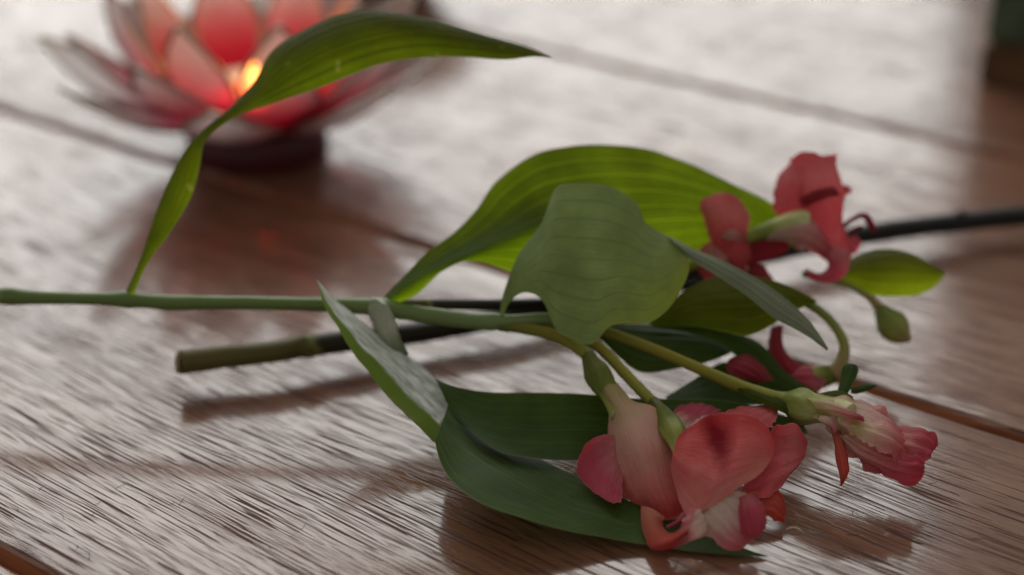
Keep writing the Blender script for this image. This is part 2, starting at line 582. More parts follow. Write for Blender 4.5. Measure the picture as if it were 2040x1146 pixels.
def flap_material():
    T = NT("leaf_painted_sheen")
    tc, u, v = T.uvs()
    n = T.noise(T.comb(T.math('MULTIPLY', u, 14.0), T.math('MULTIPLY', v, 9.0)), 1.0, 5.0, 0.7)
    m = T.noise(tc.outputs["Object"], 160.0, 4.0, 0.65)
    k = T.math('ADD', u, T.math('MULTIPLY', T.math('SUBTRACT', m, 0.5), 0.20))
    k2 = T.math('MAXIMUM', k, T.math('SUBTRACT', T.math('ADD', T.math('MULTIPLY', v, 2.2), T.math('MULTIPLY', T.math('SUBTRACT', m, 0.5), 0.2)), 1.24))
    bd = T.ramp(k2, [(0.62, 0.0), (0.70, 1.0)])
    c = T.mix(T.ramp(n, [(0.38, 0.0), (0.62, 1.0)]), (0.30, 0.33, 0.25), (0.84, 0.85, 0.78))  # window reflection on the flap, painted as a near-white base colour
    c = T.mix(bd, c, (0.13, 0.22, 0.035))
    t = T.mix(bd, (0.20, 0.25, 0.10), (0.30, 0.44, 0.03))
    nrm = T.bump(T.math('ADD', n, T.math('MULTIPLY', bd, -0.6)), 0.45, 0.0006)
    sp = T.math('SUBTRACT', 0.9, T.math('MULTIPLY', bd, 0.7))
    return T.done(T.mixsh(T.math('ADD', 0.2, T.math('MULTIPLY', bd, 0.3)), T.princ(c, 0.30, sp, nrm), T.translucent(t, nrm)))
M['leaf_sheen'] = flap_material()
M['leaf_small'] = leaf_material("leaf_small_olive", (0.07, 0.12, 0.012), (0.38, 0.48, 0.008), 0.72, veins=5, vein_amt=0.5, spec=0.15, rough=0.5)
GR = (0.10, 0.155, 0.035)
M['stem'] = stem_material("stem_green", [(0.0, (0.24, 0.29, 0.11)), (0.095, (0.22, 0.27, 0.10)), (0.105, (0.11, 0.16, 0.04)), (0.5, (0.115, 0.165, 0.04)), (0.62, (0.125, 0.175, 0.048)), (1.0, (0.16, 0.22, 0.08))], spec=0.25)
M['stem_dark'] = stem_material("stem_dark_brown", [(0.0, (0.11, 0.080, 0.020)), (0.14, (0.085, 0.075, 0.014)), (0.155, (0.20, 0.19, 0.06)), (0.17, (0.03, 0.022, 0.010)), (0.4, (0.012, 0.010, 0.007)), (1.0, (0.010, 0.009, 0.007))], rough=0.5, spec=0.25)
M['cut'] = plain("cut_pith", (0.34, 0.25, 0.14), 0.8, 0.2)
M['pedicel'] = stem_material("pedicel_olive", [(0.0, (0.11, 0.13, 0.03)), (0.5, (0.27, 0.23, 0.03)), (1.0, (0.27, 0.28, 0.045))], fac=0.2, spec=0.15, rough=0.5)
M['ovary'] = stem_material("ovary_green", [(0.0, (0.12, 0.12, 0.025)), (0.45, (0.15, 0.18, 0.03)), (0.72, (0.28, 0.29, 0.06)), (1.0, (0.44, 0.42, 0.13))], fac=0.25, spec=0.15)
M['neck'] = stem_material("neck_yellow_green", [(0.0, (0.20, 0.23, 0.045)), (0.4, (0.30, 0.34, 0.07)), (0.55, (0.52, 0.55, 0.19)), (1.0, (0.66, 0.64, 0.32))], fac=0.35, spec=0.2)
M['petiole'] = stem_material("petiole_pale", [(0.0, (0.14, 0.19, 0.06)), (0.25, (0.36, 0.38, 0.24)), (0.55, (0.46, 0.46, 0.32)), (0.8, (0.16, 0.20, 0.07)), (1.0, (0.06, 0.09, 0.025))], rough=0.22, spec=0.9, fac=0.3)
M['bud'] = stem_material("bud_olive", [(0.0, (0.14, 0.19, 0.035)), (0.6, (0.34, 0.37, 0.09)), (1.0, (0.42, 0.26, 0.13))], fac=0.35, spec=0.2)
M['p_tube'] = petal_material("petal_cream_to_coral", [(0.0, (0.46, 0.42, 0.13)), (0.20, (0.72, 0.52, 0.31)), (0.45, (0.78, 0.45, 0.34)), (0.72, (0.72, 0.25, 0.20)), (1.0, (0.58, 0.05, 0.045))], vein=0.16)
M['p_red'] = petal_material("petal_coral_red", [(0.0, (0.54, 0.070, 0.085)), (0.45, (0.66, 0.095, 0.11)), (0.75, (0.74, 0.19, 0.19)), (1.0, (0.70, 0.12, 0.14))])
M['p_coral'] = petal_material("petal_coral_orange", [(0.0, (0.66, 0.055, 0.060)), (0.28, (0.72, 0.105, 0.10)), (0.55, (0.76, 0.18, 0.16)), (0.80, (0.82, 0.34, 0.28)), (1.0, (0.84, 0.45, 0.34))], fold_shade=(0.24, 0.33, 0.26, (0.30, 0.008, 0.018)), ug=0.7, margin=0.4, vein=0.4)
M['p_pink'] = petal_material("petal_pink", [(0.0, (0.74, 0.58, 0.42)), (0.35, (0.74, 0.45, 0.39)), (0.75, (0.64, 0.17, 0.19)), (1.0, (0.56, 0.08, 0.11))])
M['p_rose'] = petal_material("petal_rose", [(0.0, (0.68, 0.24, 0.25)), (0.5, (0.64, 0.085, 0.135)), (1.0, (0.64, 0.10, 0.15))])
M['p_budpink'] = petal_material("petal_bud_pink", [(0.0, (0.80, 0.60, 0.45)), (0.35, (0.78, 0.36, 0.33)), (0.7, (0.64, 0.11, 0.15)), (1.0, (0.52, 0.045, 0.08))], rough=0.35)
M['p_budpale'] = petal_material("petal_bud_white", [(0.0, (0.64, 0.64, 0.26)), (0.35, (0.82, 0.78, 0.60)), (0.7, (0.82, 0.56, 0.52)), (1.0, (0.76, 0.30, 0.33))], rough=0.3)
M['p_pale'] = petal_material("petal_pale_pink", [(0.0, (0.78, 0.68, 0.52)), (0.45, (0.80, 0.60, 0.52)), (0.75, (0.74, 0.30, 0.30)), (1.0, (0.66, 0.14, 0.16))])
M['p_deep'] = petal_material("petal_deep_red", [(0.0, (0.28, 0.018, 0.03)), (1.0, (0.40, 0.03, 0.045))], fac=0.35)
M['p_orange'] = petal_material("petal_orange_red", [(0.0, (0.68, 0.25, 0.15)), (0.5, (0.66, 0.11, 0.065)), (1.0, (0.62, 0.06, 0.04))])
M['p_bud'] = petal_material("petal_bud_pale", [(0.0, (0.62, 0.60, 0.24)), (0.3, (0.78, 0.66, 0.44)), (0.6, (0.78, 0.42, 0.37)), (1.0, (0.60, 0.09, 0.13))], fac=0.4, rough=0.33)

# ------------------------------------------------------------------ the table
TABLE_ANG = math.radians(-34.8)
PLANK_W = 0.168
table = empty("table_top", (0, 0, 0), kind="structure")
table["label"] = "reddish brown oiled oak table top of wide planks"
table.rotation_euler = (0, 0, TABLE_ANG)
bpy.context.view_layer.update()

def plank_mesh():
    L, h, gap, bev, th = 2.2, PLANK_W / 2, 0.0006, 0.0042, 0.03
    # cross-section (y, z): slightly cupped, eased edges
    sec = [(-h + gap, -th), (-h + gap, -0.0050), (-h + gap + bev * 0.55, -0.0012), (-h + gap + bev * 0.8, -0.0003),
           (-h + 0.008, 0.0), (0, 0.0), (h - 0.008, 0.0), (h - gap - bev * .4, -0.0002), (h - gap - bev * 0.15, -0.0010), (h - gap, -0.0024), (h - gap, -th)]
    bm = bmesh.new()
    n = 220
    rings = []
    for i in range(n + 1):
        x = -L / 2 + L * i / n
        ring = []
        for k, (yy, zz) in enumerate(sec):
            j = 0.0
            if 1 <= k <= 3 or 7 <= k <= 9:
                j = 0.0004 * noise.noise(Vector((x * 25, 3.1, 0))) + 0.0004 * noise.noise(Vector((x * 90, k * 5.1, 4)))
            ring.append(bm.verts.new((x, yy + j, zz)))
        rings.append(ring)
    for a, b in zip(rings[:-1], rings[1:]):
        for k in range(len(sec) - 1):
            f = bm.faces.new((a[k], b[k], b[k + 1], a[k + 1]))
            f.material_index = 1 if k in (0, 1, 8, 9) else 0
        bm.faces.new((a[-1], b[-1], b[0], a[0]))
    bm.faces.new(list(reversed(rings[0])))
    bm.faces.new(rings[-1])
    bmesh.ops.recalc_face_normals(bm, faces=bm.faces)
    me = bpy.data.meshes.new("plank")
    bm.to_mesh(me)
    bm.free()
    for p in me.polygons:
        p.use_smooth = False
    me.materials.append(M['wood'])
    me.materials.append(M['wood_raw'])
    return me

pm = plank_mesh()
for k, joint in enumerate(range(-2, 4)):
    o = bpy.data.objects.new("plank", pm)
    COL.objects.link(o)
    o.parent = table
    o.location = (0.15 * math.sin(k * 2.7), 0.007 + (joint + 0.5) * PLANK_W, 0)

# ------------------------------------------------------------------ the flowering sprig
A = empty("alstroemeria_sprig", tuple(G(1000, 760, 0)),
          "cut sprig of coral red lily flowers with broad green leaves on the planks", "flower")

SPRIG[0] = 0.56          # the leaves prop the stems up off the table
# main stem
mb = MB()
mb.tube([(-120, 584, 382, 2.0), (-20, 588, 379, 2.0), (20, 590, 378, 2.25), (48, 592, 377, 1.9), (225, 596, 374, 1.75), (255, 597, 374, 2.25), (280, 599, 373.5, 1.75), (330, 603, 373, 1.95), (420, 603, 372, 1.75),
         (640, 607, 371, 1.75), (735, 611, 370, 2.1), (765, 612, 370, 2.3), (800, 620, 369, 2.0), (880, 632, 368, 2.05),
         (950, 640, 366, 2.0), (985, 641, 365, 2.2), (1005, 641, 365, 1.8), (1090, 636, 366, 1.6), (1200, 640, 368, 1.5)], n=130, m=16, lump=0.06)
mb.build("stem", M['stem'], A)

# back stem part running just behind the main stem
MB().tube([(770, 606, 374, 1.2), (850, 606, 377, 1.3), (1000, 607, 380, 1.4), (1100, 604, 382, 1.4), (1250, 590, 386, 1.3), (1400, 560, 392, 1.2)], n=40).build("stem", M['stem_dark'], A)

# leaf rising on the left
L1 = [((245, 592), (266, 592), 373, 371), ((272, 535), (294, 525), 373, 369), ((295, 468), (340, 462), 373, 367), ((317, 405), (380, 392), 373, 366),
      ((343, 342), (398, 325), 373, 367), ((373, 292), (407, 287), 373, 369), ((404, 260), (426, 263), 374, 371), ((450, 222), (482, 226), 376, 370),
      ((506, 162), (545, 207), 379, 368), ((540, 106), (612, 184), 381, 367), ((600, 60), (692, 152), 382, 366), ((680, 30), (780, 125), 382, 366),
      ((750, 21), (862, 113), 381, 366), ((832, 32), (925, 116), 380, 366), ((962, 68), (1012, 117), 378, 367), ((1052, 93), (1066, 113), 375, 369), ((1096, 113), (1099, 116), 372, 371)]
rows = [[(*a, da), (*b, db)] for a, b, da, db in L1]
MB().patch(rows, 34, 110, bulge=3.0, ripple=(8, 0.12), crumple=(0.35, 45), wave=(0.35, 6), seed=1).build("leaf", M['leaf_thin'], A)

# big bright leaf behind: top margin, ridge that folds forward, lower margin
L2 = [
    [(752, 604, 371), (758, 606, 369), (765, 606, 368), (772, 606, 369), (778, 605, 372)],
    [(800, 556, 373), (810, 562, 370), (815, 570, 368), (822, 578, 369), (828, 588, 373)],
    [(848, 505, 376), (868, 518, 373), (885, 528, 369), (872, 545, 369), (890, 535, 375)],
    [(905, 462, 380), (935, 482, 376), (965, 490, 370), (950, 505, 369), (955, 522, 377)],
    [(950, 415, 384), (990, 445, 379), (1030, 466, 371), (1020, 482, 370), (1012, 540, 379)],
    [(985, 365, 387), (1030, 420, 381), (1075, 455, 373), (1070, 475, 373), (1070, 562, 381)],
    [(1060, 310, 391), (1085, 390, 384), (1115, 450, 377), (1120, 480, 378), (1140, 575, 383)],
    [(1130, 292, 393), (1150, 370, 387), (1170, 450, 382), (1180, 490, 381), (1200, 580, 386)],
    [(1205, 288, 397), (1220, 360, 392), (1240, 440, 390), (1255, 500, 389), (1270, 575, 392)],
    [(1290, 297, 403), (1300, 360, 399), (1315, 430, 397), (1325, 490, 397), (1340, 555, 399)],
    [(1370, 325, 408), (1378, 375, 406), (1388, 430, 404), (1395, 475, 404), (1400, 530, 404)],
    [(1450, 362, 412), (1455, 395, 410), (1460, 430, 409), (1465, 470, 408), (1470, 510, 408)],
    [(1540, 406, 414), (1545, 425, 414), (1548, 445, 413), (1552, 465, 413), (1555, 490, 412)],
    [(1640, 470, 418), (1641, 474, 418), (1642, 478, 418), (1643, 482, 418), (1644, 486, 418)]]
MB().patch(L2, 60, 110, ripple=(6, 0.05), crumple=(0.4, 40), seed=2).build("leaf", M['leaf_back'], A)

# broad leaf facing forward and its tip bent back into a strap
L3 = [((997, 640), (1003, 640), 365, 365), ((998, 608), (1010, 612), 364, 363), ((1008, 572), (1032, 588), 364, 360), ((1036, 505), (1064, 586), 364, 356), ((1082, 437), (1088, 612), 365, 352),
      ((1102, 384), (1104, 650), 365, 349), ((1150, 367), (1146, 678), 365, 347), ((1218, 371), (1186, 682), 365, 347), ((1263, 402), (1218, 650), 364, 348),
      ((1288, 444), (1300, 640), 363, 350), ((1332, 472), (1350, 590), 362, 352), ((1360, 487), (1374, 530), 361, 355), ((1368, 496), (1371, 504), 360, 358)]
rows = [[(*a, da), ((a[0] * .52 + b[0] * .48), (a[1] * .52 + b[1] * .48), (da + db) / 2), (*b, db)] for a, b, da, db in L3]
mb = MB()
mb.patch(rows, 60, 90, bulge=2.5, ripple=(8, 0.05), crumple=(0.35, 40), wave=(0.5, 4), seed=3, edge=.5)
mb.cur = 1
ST = [((1328, 470), (1362, 500), 362, 356), ((1372, 492), (1374, 516), 360, 356), ((1430, 516), (1420, 545), 358, 354), ((1500, 552), (1488, 590), 356, 351), ((1560, 592), (1545, 636), 353, 348),
      ((1612, 640), (1602, 666), 350, 346), ((1650, 694), (1648, 699), 347, 346)]
mb.patch([[(*a, da), ((a[0] + b[0]) / 2, (a[1] + b[1]) / 2, (da + db) / 2 - 1.5), (*b, db)] for a, b, da, db in ST], 16, 50, ripple=(3, 0.18), seed=4)
mb.build("leaf", [M['leaf_front'], M['leaf_strap']], A)

# leaf folded down to the table: flap with painted silvery sheen, petiole, dark blade
mb = MB()
mb.tube([(738, 606, 370, 1.6), (750, 614, 368, 2.4), (762, 632, 367, 2.8), (772, 655, 366, 2.5), (784, 682, 365, 2.0), (806, 712, 364, 1.2)], n=30, rib=(3, .15), lump=0.15)
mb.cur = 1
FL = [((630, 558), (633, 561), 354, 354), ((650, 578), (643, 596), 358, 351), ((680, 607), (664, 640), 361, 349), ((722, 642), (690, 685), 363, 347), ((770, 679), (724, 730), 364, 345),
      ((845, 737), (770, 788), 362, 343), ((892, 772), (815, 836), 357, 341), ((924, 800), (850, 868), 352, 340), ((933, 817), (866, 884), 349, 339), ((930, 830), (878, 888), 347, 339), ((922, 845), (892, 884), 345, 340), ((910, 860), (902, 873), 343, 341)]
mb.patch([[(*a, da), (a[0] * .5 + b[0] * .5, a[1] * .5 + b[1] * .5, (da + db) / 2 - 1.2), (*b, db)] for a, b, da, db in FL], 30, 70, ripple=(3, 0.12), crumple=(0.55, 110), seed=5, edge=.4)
mb.cur = 2
def gr(x, y, h):
    return (x, y, GD(y, h))
L4 = [[gr(895, 800, 9), gr(885, 835, 11), gr(868, 878, 14)], [gr(965, 838, 4), gr(925, 900, 9), gr(890, 940, 13)], [gr(1035, 880, 2.5), gr(990, 950, 8), gr(955, 1000, 11.5)],
      [gr(1085, 918, 3), gr(1060, 985, 6), gr(1040, 1033, 8.5)], [gr(1165, 958, 3), gr(1140, 1010, 3.2), gr(1130, 1058, 5.5)], [gr(1260, 1000, 1.5), gr(1240, 1040, 1.8), gr(1220, 1074, 3)],
      [gr(1380, 1045, 1), gr(1360, 1070, 1), gr(1340, 1094, 1.2)], [gr(1480, 1090, 1), gr(1475, 1098, 1), gr(1470, 1105, 1.4)], [gr(1530, 1106, .8), gr(1530, 1107, .8), gr(1530, 1108, .8)]]
mb.patch(L4, 36, 80, ripple=(7, 0.04), crumple=(0.7, 40), seed=6)
mb.build("leaf", [M['petiole'], M['leaf_sheen'], M['leaf_dark']], A)

# second dark leaf above it, running under the flowers
L5 = [[gr(868, 752, 12), gr(875, 765, 12), gr(885, 785, 12)], [gr(905, 768, 11), gr(900, 800, 11), gr(905, 825, 10)], [gr(970, 780, 10), gr(960, 830, 9), gr(985, 892, 9)],
      [gr(1060, 782, 10), gr(1055, 845, 7), gr(1070, 912, 6)], [gr(1150, 784, 9), gr(1150, 850, 6), gr(1165, 920, 3.5)], [gr(1250, 792, 8), gr(1255, 850, 5), gr(1270, 925, 3)],
      [gr(1370, 795, 6), gr(1375, 850, 4), gr(1390, 915, 2)], [gr(1480, 805, 5), gr(1490, 850, 3), gr(1500, 895, 2)], [gr(1600, 840, 3), gr(1605, 850, 2), gr(1610, 860, 2)]]
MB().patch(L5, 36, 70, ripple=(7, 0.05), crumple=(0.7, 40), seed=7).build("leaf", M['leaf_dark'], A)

# small bright leaf to the right of the broad one
L6 = [((1290, 632), (1295, 648), 376, 374), ((1325, 612), (1330, 650), 377, 372), ((1365, 578), (1390, 652), 379, 370), ((1410, 556), (1440, 662), 380, 369), ((1470, 547), (1490, 669), 381, 368),
      ((1530, 556), (1535, 650), 381, 370), ((1580, 574), (1578, 622), 380, 373), ((1626, 600), (1627, 604), 378, 377)]
MB().patch([[(*a, da), (*b, db)] for a, b, da, db in L6], 30, 60, bulge=3, ripple=(6, 0.12), crumple=(0.3, 50), seed=8).build("leaf", M['leaf_small'], A)

# dark leaves in the shade underneath
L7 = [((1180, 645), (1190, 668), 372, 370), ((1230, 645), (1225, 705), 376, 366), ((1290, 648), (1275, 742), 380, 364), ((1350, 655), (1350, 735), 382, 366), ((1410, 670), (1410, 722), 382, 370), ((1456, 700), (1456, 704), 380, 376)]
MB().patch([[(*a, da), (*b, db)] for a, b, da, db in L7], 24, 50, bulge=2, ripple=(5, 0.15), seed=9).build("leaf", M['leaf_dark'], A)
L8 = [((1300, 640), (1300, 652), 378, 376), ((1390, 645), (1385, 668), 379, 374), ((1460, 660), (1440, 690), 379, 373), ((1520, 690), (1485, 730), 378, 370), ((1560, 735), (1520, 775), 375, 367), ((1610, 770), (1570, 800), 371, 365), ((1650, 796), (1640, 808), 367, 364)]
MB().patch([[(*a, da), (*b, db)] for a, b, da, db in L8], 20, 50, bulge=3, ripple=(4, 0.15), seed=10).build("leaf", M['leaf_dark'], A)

shade_sheet = [[gr(1325, 792, 1), gr(1332, 800, 1), gr(1338, 808, 1)], [gr(1375, 762, 1), gr(1385, 785, 1), gr(1392, 806, 1)], [gr(1440, 722, 3), gr(1455, 765, 1), gr(1465, 806, 1)], [gr(1510, 728, 3), gr(1525, 770, 1), gr(1540, 808, 1)], [gr(1600, 775, 1), gr(1605, 795, 1), gr(1612, 812, 1)], [gr(1660, 806, 1), gr(1661, 808, 1), gr(1662, 810, 1)]]
MB().patch(shade_sheet, 20, 40, ripple=(4, 0.05), crumple=(.5, 50), seed=12).build("leaf", M['leaf_dark'], A)  # added dark sheet, leaf shaped, standing in for shadow on the table

# pedicels
def ped(pts, mat='pedicel', n=50, name="pedicel"):
    return MB().tube(pts, n=n, m=12, lump=0.06).build(name, M[mat], A)

ped([(995, 648, 365, 1.5), (1050, 655, 363, 1.5), (1110, 670, 360, 1.5), (1150, 692, 357, 1.5), (1178, 715, 353, 1.7)])
ped([(1040, 640, 368, 1.2), (1120, 655, 364, 1.3), (1190, 690, 357, 1.35), (1250, 750, 349, 1.35), (1310, 812, 341, 1.4)])
ped([(1060, 635, 369, 1.2), (1150, 645, 366, 1.3), (1210, 662, 362, 1.35), (1300, 695, 357, 1.35), (1400, 738, 351, 1.4), (1480, 772, 346, 1.6), (1560, 798, 341, 1.8), (1600, 806, 339, 1.9)])
# thin loop to the hidden flower and the stalk of the upper flower
ped([(1560, 590, 384, 1.0), (1610, 606, 384, 1.1), (1655, 640, 382, 1.2), (1682, 690, 379, 1.3), (1672, 730, 377, 1.9), (1655, 748, 376, 2.3)], 'bud')
ped([(1300, 560, 392, 1.2), (1400, 520, 397, 1.3), (1480, 478, 400, 1.5), (1510, 466, 400, 1.6)])

# ---- flower facing left of the pair
def flower(name, mb, mat, label=None):
    o = mb.build(name, mat, A)
    if label:
        o["label"] = label
    return o

def petal(rows, mat, parent, bulge=0.0, crumple=(0.5, 70), wave=(0, 3), seed=0, nu=30, nv=40, ripple=(4, 0.16), edge=0.7):
    R = []
    for r in rows:
        R.append([tuple(p) for p in r])
    return MB().patch(R, nu, nv, bulge=bulge, crumple=crumple, wave=wave, seed=seed, ripple=ripple, edge=edge).build("petal", M[mat], parent)

f1 = flower("flower", MB().tube([(1172, 706, 354, 1.6), (1178, 722, 352, 2.2), (1190, 745, 350, 3.3), (1203, 768, 347, 3.0), (1214, 785, 345, 2.4), (1226, 805, 342, 2.4), (1240, 830, 339, 2.6)], n=36, m=24, rib=(6, 0.07)), M['ovary'])
petal([[(1196, 764, 348), (1206, 768, 344), (1216, 767, 344), (1226, 762, 347)],
       [(1204, 786, 345), (1216, 790, 340.5), (1229, 788, 340), (1242, 782, 344)],
       [(1214, 818, 342), (1230, 818, 337), (1246, 811, 336), (1262, 800, 341)],
       [(1213, 862, 340), (1238, 862, 333), (1268, 842, 332), (1302, 815, 338)],
       [(1215, 905, 337), (1248, 906, 330), (1290, 885, 328), (1334, 862, 334)],
       [(1229, 955, 334), (1265, 952, 327), (1308, 935, 325), (1350, 915, 331)],
       [(1252, 990, 331), (1285, 988, 324), (1322, 975, 322.5), (1354, 960, 327)],
       [(1277, 1012, 328), (1302, 1014, 322), (1335, 1006, 320.5), (1366, 990, 324)],
       [(1288, 1024, 326), (1315, 1036, 321), (1345, 1034, 320), (1370, 1016, 322)]], 'p_tube', f1, 0.3, (0.6, 70), seed=1, nu=44, nv=60, ripple=(2, 0.35), edge=.4)
petal([[(1224, 866, 335), (1224, 890, 334), (1228, 915, 333), (1242, 945, 331)],
       [(1195, 868, 335), (1196, 895, 335), (1206, 925, 332), (1238, 968, 328)],
       [(1168, 882, 333), (1172, 908, 333), (1188, 942, 330), (1240, 990, 325)],
       [(1151, 912, 330), (1156, 930, 330), (1176, 962, 328), (1232, 1002, 323)],
       [(1148, 935, 328), (1154, 950, 328), (1172, 972, 327), (1222, 1003, 323)]], 'p_rose', f1, 0.2, (0.5, 75), seed=2, edge=.4)
petal([[(1278, 1008, 322), (1298, 1015, 319), (1325, 1030, 317)],
       [(1278, 1040, 319), (1298, 1036, 316), (1320, 1042, 317)],
       [(1285, 1072, 315), (1305, 1060, 313), (1326, 1056, 316)],
       [(1298, 1094, 312), (1318, 1080, 310), (1338, 1062, 314)],
       [(1322, 1096, 311), (1340, 1076, 308), (1350, 1056, 312)],
       [(1348, 1088, 311), (1356, 1066, 307), (1362, 1046, 311)],
       [(1372, 1072, 311), (1372, 1055, 307), (1374, 1036, 311)]], 'p_orange', f1, 0.2, (0.2, 90), seed=3, edge=.25, ripple=(0, 0))
petal([[(1418, 1060, 315), (1405, 1040, 313), (1396, 1014, 312)],
       [(1392, 1072, 313), (1384, 1050, 309), (1388, 1014, 310)],
       [(1364, 1082, 311), (1364, 1058, 307), (1380, 1014, 309)],
       [(1342, 1092, 310.5), (1350, 1066, 307), (1372, 1016, 309.5)]], 'p_pale', f1, 0.2, (0.3, 100), seed=4, edge=.3)
# petal ends seen above the pair
petal([[(1340, 830, 341), (1370, 850, 338), (1400, 852, 338)], [(1345, 815, 344), (1385, 822, 342), (1420, 830, 341)], [(1358, 807, 347), (1395, 806, 347), (1437, 817, 344)]], 'p_rose', f1, 0.3, seed=5)
petal([[(1330, 840, 338), (1345, 870, 335), (1365, 880, 333)], [(1350, 825, 339), (1378, 850, 336), (1392, 868, 332)], [(1362, 820, 340), (1395, 842, 336), (1408, 858, 334)]], 'p_pale', f1, 0.3, seed=6)

# ---- flower facing right of the pair
f2 = flower("flower", MB().tube([(1300, 800, 342, 1.4), (1312, 815, 340, 1.7), (1325, 838, 336, 2.6), (1338, 858, 332, 3.1), (1346, 872, 329, 2.5), (1352, 890, 327, 1.9), (1356, 905, 325, 1.5)], n=36, m=24, rib=(6, 0.08)), M['ovary'])
petal([[(1352, 872, 327), (1345, 888, 324), (1340, 908, 322.5), (1337, 928, 324)],
       [(1380, 845, 325.5), (1376, 885, 321), (1362, 932, 318), (1344, 980, 320)],
       [(1402, 832, 325), (1408, 882, 322), (1392, 945, 316), (1358, 1008, 317)],
       [(1424, 824, 324), (1434, 886, 321.5), (1418, 960, 315), (1376, 1036, 314)],
       [(1478, 821, 322.5), (1470, 885, 318.5), (1448, 950, 315), (1408, 1014, 314)],
       [(1520, 842, 323), (1508, 885, 319), (1488, 930, 316), (1452, 990, 316)],
       [(1538, 868, 324), (1530, 895, 321), (1516, 925, 318.5), (1496, 957, 318)],
       [(1542, 895, 325), (1538, 906, 323), (1532, 918, 321), (1524, 932, 320)]], 'p_coral', f2, 0.2, (0.55, 60), wave=(0.5, 3), seed=7, nu=54, nv=64, ripple=(3, .12), edge=.45)
petal([[(1500, 895, 330), (1496, 920, 328), (1488, 950, 327), (1470, 1000, 323)],
       [(1532, 862, 331), (1530, 898, 329), (1525, 935, 327), (1508, 1002, 322)],
       [(1560, 845, 331), (1562, 890, 329.5), (1562, 925, 326), (1536, 988, 322)],
       [(1592, 850, 330), (1592, 885, 330), (1585, 920, 327), (1560, 965, 324)],
       [(1612, 878, 329), (1608, 895, 329), (1602, 912, 328), (1588, 932, 326)]], 'p_red', f2, 0.2, (0.6, 70), wave=(0.6, 2), seed=8, nu=40, nv=44, edge=.6)
petal([[(1490, 980, 325), (1480, 1000, 323), (1475, 1012, 322)],
       [(1530, 968, 325), (1518, 1002, 322), (1505, 1022, 320)],
       [(1556, 985, 324), (1544, 1012, 321), (1532, 1032, 320)],
       [(1566, 1018, 322), (1563, 1028, 321), (1562, 1044, 320)]], 'p_orange', f2, 0.2, (0.6, 80), seed=9)
petal([[(1390, 1010, 318), (1410, 1000, 316), (1430, 988, 317)],
       [(1394, 1042, 316), (1418, 1028, 313.5), (1442, 1008, 315), (1478, 985, 317)],
       [(1414, 1070, 314), (1440, 1052, 312), (1470, 1030, 314), (1506, 1005, 315)],
       [(1444, 1092, 313), (1466, 1072, 311.5), (1490, 1056, 313), (1522, 1038, 313)],
       [(1474, 1099, 312), (1488, 1086, 311), (1500, 1076, 312), (1516, 1064, 312)]], 'p_pale', f2, 0.2, (0.6, 90), wave=(0.5, 2), seed=10, ripple=(5, .22))
petal([[(1470, 990, 316), (1485, 985, 314.5), (1500, 985, 316)],
       [(1470, 1030, 313), (1490, 1015, 311.5), (1520, 1008, 314)],
       [(1478, 1062, 312), (1500, 1048, 310.5), (1526, 1042, 312)],
       [(1488, 1072, 312), (1505, 1064, 310.5), (1522, 1056, 312)]], 'p_rose', f2, 0.2, (0.6, 90), seed=11)
petal([[(1440, 850, 332), (1470, 850, 330), (1500, 860, 330)],
       [(1450, 820, 337), (1490, 835, 334), (1535, 850, 332)],
       [(1490, 810, 341), (1520, 820, 338), (1546, 835, 335)],
       [(1548, 803, 343), (1552, 808, 341), (1552, 816, 340)]], 'p_red', f2, 0.3, seed=12)
petal([[(1375, 850, 329), (1390, 868, 327), (1400, 880, 326)], [(1395, 832, 331), (1410, 850, 327), (1420, 860, 325)], [(1412, 828, 332), (1426, 838, 328), (1434, 845, 326)]], 'p_pale', f2, 0.2, seed=13)
# stamens curling inside
for k, (a, b, c) in enumerate([((1362, 1024), (1346, 1042), (1330, 1050))]):
    MB().tube([(*a, 316, .45), (*b, 313, .4), (*c, 312, .35)], n=14, m=8).build("stamen", M['p_rose'], f2)

# ---- wilted half-open flower on the long stalk
f3 = flower("flower", MB().tube([(1545, 795, 342, 1.9), (1565, 800, 341, 2.2), (1585, 806, 339, 3.6), (1605, 811, 337, 4.0), (1620, 814, 336, 3.4), (1640, 818, 335, 2.8), (1668, 826, 333, 3.4), (1690, 836, 331, 3.6)], n=40, m=24, rib=(6, 0.08)), M['neck'])
petal([[(1610, 792, 337), (1618, 803, 333), (1622, 815, 333), (1625, 828, 335)],
       [(1655, 794, 337), (1660, 810, 331), (1656, 828, 331), (1648, 846, 333)],
       [(1705, 802, 337), (1706, 825, 330), (1694, 848, 328), (1668, 872, 331)],
       [(1750, 818, 336), (1742, 850, 329), (1722, 880, 326), (1690, 905, 329)],
       [(1782, 842, 334), (1772, 872, 328), (1752, 905, 325), (1722, 930, 327)],
       [(1796, 862, 332), (1790, 890, 328), (1778, 918, 325), (1752, 944, 326)]], 'p_bud', f3, 0.2, (1.2, 130), wave=(1.0, 3), seed=14, nu=50, nv=60, ripple=(4, .5), edge=1.4)
petal([[(1660, 858, 332), (1672, 868, 329), (1690, 866, 327)],
       [(1690, 892, 330), (1712, 896, 325), (1738, 886, 324)],
       [(1730, 926, 328), (1758, 920, 323), (1782, 900, 323)],
       [(1778, 955, 325), (1800, 938, 321), (1812, 910, 323)],
       [(1822, 967, 324), (1832, 944, 321), (1832, 914, 323)],
       [(1838, 955, 324), (1842, 938, 321.5), (1842, 920, 323)]], 'p_budpink', f3, 0.2, (0.9, 130), seed=15, ripple=(4, .4), edge=1.2, nu=40, nv=50)
